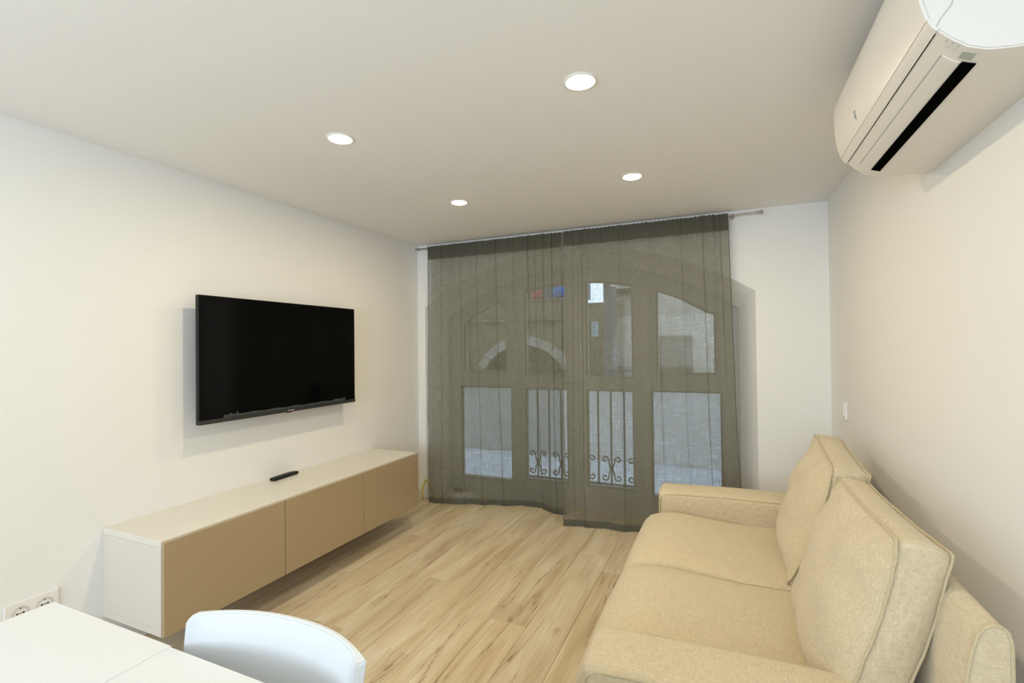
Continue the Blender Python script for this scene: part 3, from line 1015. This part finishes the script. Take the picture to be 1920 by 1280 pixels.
# dark gap between front cover and lower body
gx, gz = rp[7]
b_ = bmesh.new(); prism(b_, [(gx - 0.0012, gz + 0.0002), (gx + 0.0008, gz - 0.0016), (gx + 0.004, gz + 0.001), (gx + 0.002, gz + 0.003)], 0.012, AL - 0.02)
obj('seam', b_, M_SLOT, ac)
# louvre flap
obj('louvre', ac_strip(4, 6, 0.055, AL - 0.065, 0.0015, 0.003), M_ACW, ac, smooth=True, angle=35)
b_ = bmesh.new(); prism(b_, [(rp[6][0] - 0.0006, rp[6][1] - 0.0022), (rp[6][0] + 0.0008, rp[6][1] - 0.0036), (rp[6][0] + 0.004, rp[6][1] + 0.001)], 0.055, AL - 0.065)
obj('louvre_seam', b_, M_ACD, ac)
# black outlet slot
sl = bmesh.new()
poly = [(-0.177, 0.0095), (-0.153, 0.0060), (-0.150, 0.012), (-0.170, 0.020)]
poly = [(0.444 - R, 1.9000 - 1.885), (0.468 - R, 1.8915 - 1.885), (0.472 - R, 1.900 - 1.885), (0.452 - R, 1.906 - 1.885)]
prism(sl, poly, 0.052, AL - 0.062)
q = obj('outlet_slot', sl, M_SLOT, ac); q['label'] = 'long black outlet slot'
# display, buttons and tiny mark on the near end of the underside
obj('display_window', ac_strip(4, 5, 0.018, 0.042, 0.0012, 0.002), M_ACD, ac)
for i in range(3):
    b_ = bmesh.new(); sphere(b_, (rp[6][0] + 0.012 - i * 0.009, 0.010, rp[6][1] - 0.0115 + i * 0.0075), 0.0016, 8, 6)
    obj('indicator', b_, M_GREYP, ac)
for i in range(2):
    b_ = bmesh.new(); sphere(b_, (rp[6][0] + 0.009 - i * 0.009, 0.022, rp[6][1] - 0.0095 + i * 0.0080), 0.0026, 10, 6)
    obj('button', b_, M_ACD, ac)
obj('side_seam', bx(-0.247, -0.2455, -0.0015, 0.001, 0.10, 0.26), M_ACD, ac) if False else None
b_ = bmesh.new()
tube(b_, [(rp[8][0] + 0.006, -0.0004, rp[8][1] - 0.004), (rp[8][0] + 0.012, -0.0004, rp[8][1] + 0.010), (rp[8][0] + 0.030, -0.0004, rp[8][1] + 0.034), (rp[8][0] + 0.034, -0.0004, rp[8][1] + 0.05), (rp[8][0] + 0.034, -0.0004, 0.27)], 0.0009, 5)
obj('side_seam', b_, M_ACD, ac)
# small grey emblem on the front
em = obj('emblem', bmesh.new(), M_GREYP, ac)
bme = bmesh.new()
ex, ez = rp[10]
for (dy, dz, w_, h_) in ((0, 0.012, 0.016, 0.0016), (0, 0.004, 0.013, 0.0016), (0, -0.004, 0.017, 0.0016), (-0.004, 0.004, 0.0018, 0.020), (0.004, 0.004, 0.0018, 0.020), (0.0, -0.011, 0.010, 0.002)):
    box(bme, ex - 0.0052 + 0.0 - (dz) * 0.18, ex - 0.0040 - (dz) * 0.18, 0.51 + dy - w_ / 2, 0.51 + dy + w_ / 2, ez + dz - h_ / 2, ez + dz + h_ / 2)
bme.to_mesh(em.data); bme.free()
if not em.data.materials: em.data.materials.append(M_GREYP)
em['label'] = 'small grey emblem'
b_ = bmesh.new(); prism(b_, [(-0.045, -0.0004), (-0.020, -0.0004), (-0.020, 0.002), (-0.045, 0.002)], AL - 0.030, AL - 0.016)
obj('service_tab', b_, M_ACW, ac)


# ------------------------------------------------------------------ sofa
SY0, SY1 = 1.163, 2.905
ARM = 0.205
sofa = thing('sofa', 'beige linen two-seat sofa with square arms and loose cushions', 'sofa', (0.0, SY0, 0.0))
obj('base_frame', bx(-0.345, 0.40, 0.03, SY1 - SY0 - 0.03, 0.10, 0.275, bev=0.02, seg=3), M_SOFA, sofa, smooth=True, angle=40)


def arm_mesh():
    # arm body with soft, slightly domed top
    bm = bmesh.new()
    nx, ny = 30, 10
    x0, x1, z0, z1 = -0.335, 0.46, 0.06, 0.55
    box(bm, x0, x1, 0, ARM, z0, z1)
    bmesh.ops.subdivide_edges(bm, edges=bm.edges[:], cuts=7, use_grid_fill=True)
    for v in bm.verts:
        u = (v.co.x - x0) / (x1 - x0); t = v.co.y / ARM; q = (v.co.z - z0) / (z1 - z0)
        # crown on top, little sag in the middle of the length
        v.co.z += 0.010 * math.sin(PI * t) * max(0, (q - 0.5) * 2) + 0.010 * sm(0.0, 0.5, u) * q
        v.co.x += -0.006 * math.sin(PI * t) * (1 - u) * (1 if u < 0.01 else 0)
    es = [e for e in bm.edges if len(e.link_faces) == 2 and e.link_faces[0].normal.angle(e.link_faces[1].normal) > 1.0]
    bm.normal_update()
    es = [e for e in bm.edges if len(e.link_faces) == 2 and e.calc_face_angle(0) > 1.0]
    bmesh.ops.bevel(bm, geom=es, offset=0.024, segments=4, profile=0.5, affect='EDGES')
    return bm


for k in range(2):
    am = obj('armrest', arm_mesh(), M_SOFA, sofa, smooth=True)
    am.location = (0, 0 if k == 0 else SY1 - SY0 - ARM, 0)
    for yy in (0.0065, ARM - 0.0065):
        s = -1 if yy < 0.1 else 1
        pts = [(-0.332, yy + s * 0.0055, 0.08), (-0.333, yy + s * 0.0055, 0.40), (-0.332, yy + s * 0.0045, 0.500), (-0.322, yy + s * 0.003, 0.527), (-0.300, yy + s * 0.001, 0.5405), (-0.20, yy, 0.547), (0.0, yy, 0.553), (0.20, yy, 0.553), (0.44, yy, 0.553)]
        b_ = bmesh.new(); tube(b_, pts, 0.0040, 6)
        obj('piping', b_, M_PIPE, am, smooth=True)

# back frame: slanted front, flat rear, rounded top
bprof = [(0.385, 0.10), (0.390, 0.55), (0.398, 0.68), (0.409, 0.755), (0.419, 0.795), (0.429, 0.813), (0.440, 0.820), (0.452, 0.820), (0.462, 0.812), (0.467, 0.79), (0.468, 0.10)]
b_ = bmesh.new(); prism(b_, bprof, 0.0, SY1 - SY0)
bk = obj('back_frame', b_, M_SOFA, sofa, smooth=True, angle=35)
for yy in (0.0, SY1 - SY0):
    b_ = bmesh.new(); tube(b_, [(p[0], yy, p[1]) for p in bprof[1:10]] + [(0.468, yy, 0.5)], 0.0035, 6)
    obj('piping', b_, M_PIPE, bk, smooth=True)
for (lx, ly) in ((-0.30, 0.06), (-0.30, SY1 - SY0 - 0.06), (0.41, 0.06), (0.41, SY1 - SY0 - 0.06)):
    b_ = bmesh.new(); cyl(b_, (lx, ly, 0.0), 'z', 0.018, 0.105, 14, 0.026)
    obj('leg', b_, M_RUBBER, sofa, smooth=True, angle=40)


def box_cushion(W, Hh, T, bf, bb, wob=0.004, seed=0, sag=0.0, border_bulge=0.012, n=26, corner=0.04):
    """box cushion in local axes: u along Y (width W), v along Z (height Hh), front face towards -X.
    returns (bmesh, front seam points, back seam points)"""
    bm = bmesh.new()

    def edge_shape(u, v):
        # u, v in -1..1 ; side lines bow in between the corners, corners rounded a little
        r = corner
        au, av = abs(u), abs(v)
        uu = u * (1 - 0.030 * (1 - v * v))
        vv = v * (1 - 0.035 * (1 - u * u))
        k = (au * av) ** 10
        uu *= 1 - r * 0.45 * k; vv *= 1 - r * 0.45 * k
        return uu * W / 2, vv * Hh / 2

    def P(u, v, side):
        y, z = edge_shape(u, v)
        prof_ = ((1 - abs(u) ** 2.6) * (1 - abs(v) ** 2.6)) ** 0.75
        nse = noise.noise(Vector((u * 2.3 + seed, v * 2.3, side * 3.1))) * wob * 2.2 * prof_
        rim = max(abs(u), abs(v))
        wr_ = wob * noise.noise(Vector((u * 9 + seed, v * 9, side))) * (0.25 + 0.75 * rim ** 4) * 1.2
        if side < 0:
            x = -T / 2 - bf * prof_ - nse - wr_ * (1 if rim < 0.999 else 0.3)
        else:
            x = T / 2 + bb * prof_ + nse
        z -= sag * (1 - v * v) * 0
        return Vector((x, y, z))

    cs = [math.sin(PI / 2 * (-1 + 2 * i / n)) * 0.35 + (-1 + 2 * i / n) * 0.65 for i in range(n + 1)]
    gF = [[bm.verts.new(P(cs[i], cs[j], -1)) for i in range(n + 1)] for j in range(n + 1)]
    gB = [[bm.verts.new(P(cs[i], cs[j], 1)) for i in range(n + 1)] for j in range(n + 1)]
    for j in range(n):
        for i in range(n):
            bm.faces.new((gF[j][i], gF[j + 1][i], gF[j + 1][i + 1], gF[j][i + 1]))
            bm.faces.new((gB[j][i], gB[j][i + 1], gB[j + 1][i + 1], gB[j + 1][i]))
    loop = [(i, 0) for i in range(n)] + [(n, j) for j in range(n)] + [(n - i, n) for i in range(n)] + [(0, n - j) for j in range(n)]
    F = [gF[j][i] for i, j in loop]; Bk = [gB[j][i] for i, j in loop]
    m = 5
    prev = F
    for k in range(1, m + 1):
        if k < m:
            cur = []
            for q in range(len(loop)):
                a, b = F[q].co, Bk[q].co
                t = k / m
                p = a.lerp(b, t)
                d = Vector((0, p.y / (W / 2), p.z / (Hh / 2)))
                if d.length > 0: d.normalize()
                nn = noise.noise(Vector((p.y * 11 + seed, p.z * 11, t * 2))) * wob * 1.0
                p += d * (border_bulge * math.sin(PI * t) + nn * math.sin(PI * t))
                cur.append(bm.verts.new(p))
        else:
            cur = Bk
        for q in range(len(loop)):
            r_ = (q + 1) % len(loop)
            bm.faces.new((prev[q], cur[q], cur[r_], prev[r_]))
        prev = cur
    bmesh.ops.recalc_face_normals(bm, faces=bm.faces)
    fs = [v.co.copy() + Vector((-0.001, 0, 0)) for v in F]
    bs = [v.co.copy() for v in Bk]
    return bm, fs, bs


def seam_out(pts, W, Hh, d):
    out = []
    for p in pts:
        v = Vector((0, p.y / (W / 2), p.z / (Hh / 2)))
        v.normalize()
        out.append(p + v * d)
    return out


# seat cushions
def seat_cushion(y0, y1, seed):
    W = y1 - y0 - 0.006
    cx_, depth = -0.025, 0.77        # x from -0.41 to 0.36
    bm = bmesh.new()
    n, m = 30, 22
    x0, x1 = -0.395, 0.345
    zt, zb = 0.452, 0.285

    def P(i, j, top):
        a = -1 + 2 * i / n; b = -1 + 2 * j / m
        x = x0 + (x1 - x0) * (a + 1) / 2
        y = W / 2 * b
        ex = (1 - abs(a) ** 5) ; ey = (1 - abs(b) ** 7)
        u = (a + 1) / 2
        dome = 0.016 * (1 - b * b) + 0.020 * math.exp(-((u - 0.20) / 0.18) ** 2) - 0.022 * sm(0.35, 0.9, u)
        dome += 0.004 * noise.noise(Vector((x * 6 + seed, y * 6, 1))) + 0.0015 * noise.noise(Vector((x * 22 + seed, y * 22, 1)))
        if top:
            edge = 0.045 * (1 - (max(0.0, ex)) ** 0.5 if a < 0 else 0) + 0.020 * (1 - max(0.0, ey) ** 0.5)
            return Vector((x, y, zt + dome * max(0.0, ey) ** 0.4 - edge))
        return Vector((x, y, zb))
    T = [[bm.verts.new(P(i, j, True)) for i in range(n + 1)] for j in range(m + 1)]
    Bm = [[bm.verts.new(P(i, j, False)) for i in range(n + 1)] for j in range(m + 1)]
    for j in range(m):
        for i in range(n):
            bm.faces.new((T[j][i], T[j][i + 1], T[j + 1][i + 1], T[j + 1][i]))
            bm.faces.new((Bm[j][i], Bm[j + 1][i], Bm[j + 1][i + 1], Bm[j][i + 1]))
    loop = [(i, 0) for i in range(n)] + [(n, j) for j in range(m)] + [(n - i, m) for i in range(n)] + [(0, m - j) for j in range(m)]
    A = [T[j][i] for i, j in loop]; D = [Bm[j][i] for i, j in loop]
    K_ = 6
    prev = A
    for k in range(1, K_ + 1):
        if k < K_:
            cur = []
            for q, (i, j) in enumerate(loop):
                t = k / K_
                p = A[q].co.lerp(D[q].co, t)
                bul = math.sin(PI * t)
                if i == 0: p.x -= 0.022 * bul
                if j == 0: p.y -= 0.002 * bul
                if j == m: p.y += 0.002 * bul
                cur.append(bm.verts.new(p))
        else: cur = D
        for q in range(len(loop)):
            r_ = (q + 1) % len(loop)
            bm.faces.new((prev[q], cur[q], cur[r_], prev[r_]))
        prev = cur
    bmesh.ops.recalc_face_normals(bm, faces=bm.faces)
    o = obj('seat_cushion', bm, M_SOFA, sofa, smooth=True, angle=70)
    o.location = (0, (y0 + y1) / 2 - SY0, 0)
    b_ = bmesh.new()
    hw = W / 2
    pts = [(0.2, -hw - 0.001, 0.345), (-0.36, -hw - 0.001, 0.345), (-0.405, -hw + 0.006, 0.345), (-0.415, -hw + 0.02, 0.345), (-0.416, 0, 0.345), (-0.415, hw - 0.02, 0.345), (-0.405, hw - 0.006, 0.345), (-0.36, hw + 0.001, 0.345), (0.2, hw + 0.001, 0.345)]
    tube(b_, pts, 0.0035, 6)
    obj('piping', b_, M_PIPE, o, smooth=True)
    return o


YM = 2.035
seat_cushion(SY0 + ARM, YM, 1.0)
seat_cushion(YM, SY1 - ARM, 5.0)


def back_cushion(y0, y1, seed, T, front_top_x, top, tilt, yaw):
    """front_top_x, top: where the middle of the upper front seam lies"""
    W, Hh = y1 - y0, 0.47
    lean = math.radians(8)
    bm, fs, bs = box_cushion(W, Hh, T, 0.085, 0.045, wob=0.009, seed=seed, border_bulge=0.014)

    def slouch(p):                       # the lower part rolls forward
        v = p.z / (Hh / 2)
        q = p.copy()
        q.x -= 0.021 * (1 - v) ** 2
        # a pinched corner or two
        c = max(0.0, (abs(p.y) / (W / 2) - 0.8)) * max(0.0, abs(v) - 0.75)
        q.x += 0.12 * c * (1 if p.x > 0 else -0.6)
        return q
    for v in bm.verts: v.co = slouch(v.co)
    fs = [slouch(p) for p in fs]; bs = [slouch(p) for p in bs]
    o = obj('back_cushion', bm, M_SOFA, sofa, smooth=True, angle=75)
    o.rotation_euler = (tilt, lean, yaw)
    o.location = (front_top_x + T / 2 * math.cos(lean) - 0.235 * math.sin(lean), (y0 + y1) / 2 - SY0, top - 0.5 * T * math.sin(lean) * 0 - 0.227 * math.cos(lean))
    for pts in (fs, bs):
        b_ = bmesh.new()
        pp = seam_out(pts, W, Hh, 0.003)
        pp = [p + Vector((noise.noise(Vector((i * 0.35, seed, 0))) * 0.002, 0, 0)) for i, p in enumerate(pp)]
        tube(b_, pp, 0.0032, 6, closed=True)
        obj('piping', b_, M_PIPE, o, smooth=True)
    return o


back_cushion(1.31, 2.045, 2.0, 0.088, 0.357, 0.865, math.radians(-3.0), math.radians(-1.8))
back_cushion(2.060, 2.745, 9.0, 0.105, 0.376, 0.879, math.radians(0.8), math.radians(-3.8))

# ------------------------------------------------------------------ white dining table
tb = thing('dining_table', 'white extending dining table in the near left corner of the picture', 'table', (-0.75, 0.2, 0))
TZ = 0.75
obj('table_top', bx(-1.018 + 0.75 + 0.0005, 0.70, -0.45, 0.410, TZ - 0.028, TZ, bev=0.002), M_TABLE, tb)
obj('extension_leaf', bx(-1.458 + 0.75, -1.018 + 0.75 - 0.0005, -0.45, 0.413, TZ - 0.028, TZ, bev=0.002), M_TABLE, tb)
obj('apron', bx(-0.62, 0.62, -0.38, 0.32, TZ - 0.09, TZ - 0.028), M_TABLE, tb)
for (lx, ly) in ((-0.64, 0.31), (0.60, 0.31), (-0.64, -0.37), (0.60, -0.37)):
    obj('leg', bx(lx - 0.02, lx + 0.02, ly - 0.02, ly + 0.02, 0, TZ - 0.028, bev=0.003), M_TABLE, tb)

# ------------------------------------------------------------------ white plastic chair
ch = thing('dining_chair', 'white plastic chair with a curved back, pushed in at the dining table', 'chair', (-0.80, 0.44, 0))


def back_shell():
    bm = bmesh.new()
    n, m = 28, 12
    half = 0.219
    zb, zt = 0.50, 0.800
    th = 0.013

    def P(u, v, s):
        a = u
        # plan curve: deepest in the middle, ends wrap forward towards the table
        x = half * (a * (1 - 0.03 * a * a))
        y = 0.252 - 0.060 * abs(a) ** 2.3 + 0.012 * a
        z = zb + (zt - zb) * v
        # rounded upper corners
        drop = 0.010 * max(0.0, abs(a) - 0.90) ** 2 / 0.01
        z -= drop * v
        y += 0.045 * (v - 0.5) * 1.0
        # narrower towards the seat
        x *= 0.90 + 0.10 * v
        nx_, ny_ = 2.3 * 0.060 * abs(a) ** 1.3 * (1 if a > 0 else -1) / half, 1.0
        l = math.hypot(nx_, ny_)
        th = 0.012 + 0.014 * sm(0.90, 1.0, abs(a))
        return Vector((x + s * th / 2 * nx_ / l, y + s * th / 2 * ny_ / l, z))
    G = {}
    for s in (-1, 1):
        G[s] = [[bm.verts.new(P(-1 + 2 * i / n, j / m, s)) for i in range(n + 1)] for j in range(m + 1)]
        for j in range(m):
            for i in range(n):
                f = (G[s][j][i], G[s][j][i + 1], G[s][j + 1][i + 1], G[s][j + 1][i])
                bm.faces.new(f if s < 0 else tuple(reversed(f)))
    loop = [(i, 0) for i in range(n)] + [(n, j) for j in range(m)] + [(n - i, m) for i in range(n)] + [(0, m - j) for j in range(m)]
    for q in range(len(loop)):
        (i, j), (i2, j2) = loop[q], loop[(q + 1) % len(loop)]
        bm.faces.new((G[-1][j][i], G[1][j][i], G[1][j2][i2], G[-1][j2][i2]))
    bmesh.ops.recalc_face_normals(bm, faces=bm.faces)
    es = [e for e in bm.edges if e.calc_face_angle(0) > 1.0]
    bmesh.ops.bevel(bm, geom=es, offset=0.003, segments=2, affect='EDGES')
    return bm


obj('backrest', back_shell(), M_CHAIR, ch, smooth=True, angle=50)
obj('seat', bx(-0.20, 0.20, -0.20, 0.215, 0.435, 0.462, bev=0.012, seg=3), M_CHAIR, ch, smooth=True, angle=50)
for s in (-1, 1):
    b_ = bmesh.new(); tube(b_, [(s * 0.205, 0.175, 0.44), (s * 0.200, 0.215, 0.56), (s * 0.190, 0.232, 0.66)], 0.011, 10)
    obj('back_support', b_, M_CHAIR, ch, smooth=True, angle=50)
    for yy, ly in ((-0.17, -0.20), (0.18, 0.22)):
        b_ = bmesh.new(); tube(b_, [(s * 0.17, yy, 0.44), (s * 0.205, ly, 0.0)], 0.012, 10)
        obj('leg', b_, M_CHAIR, ch, smooth=True, angle=50)
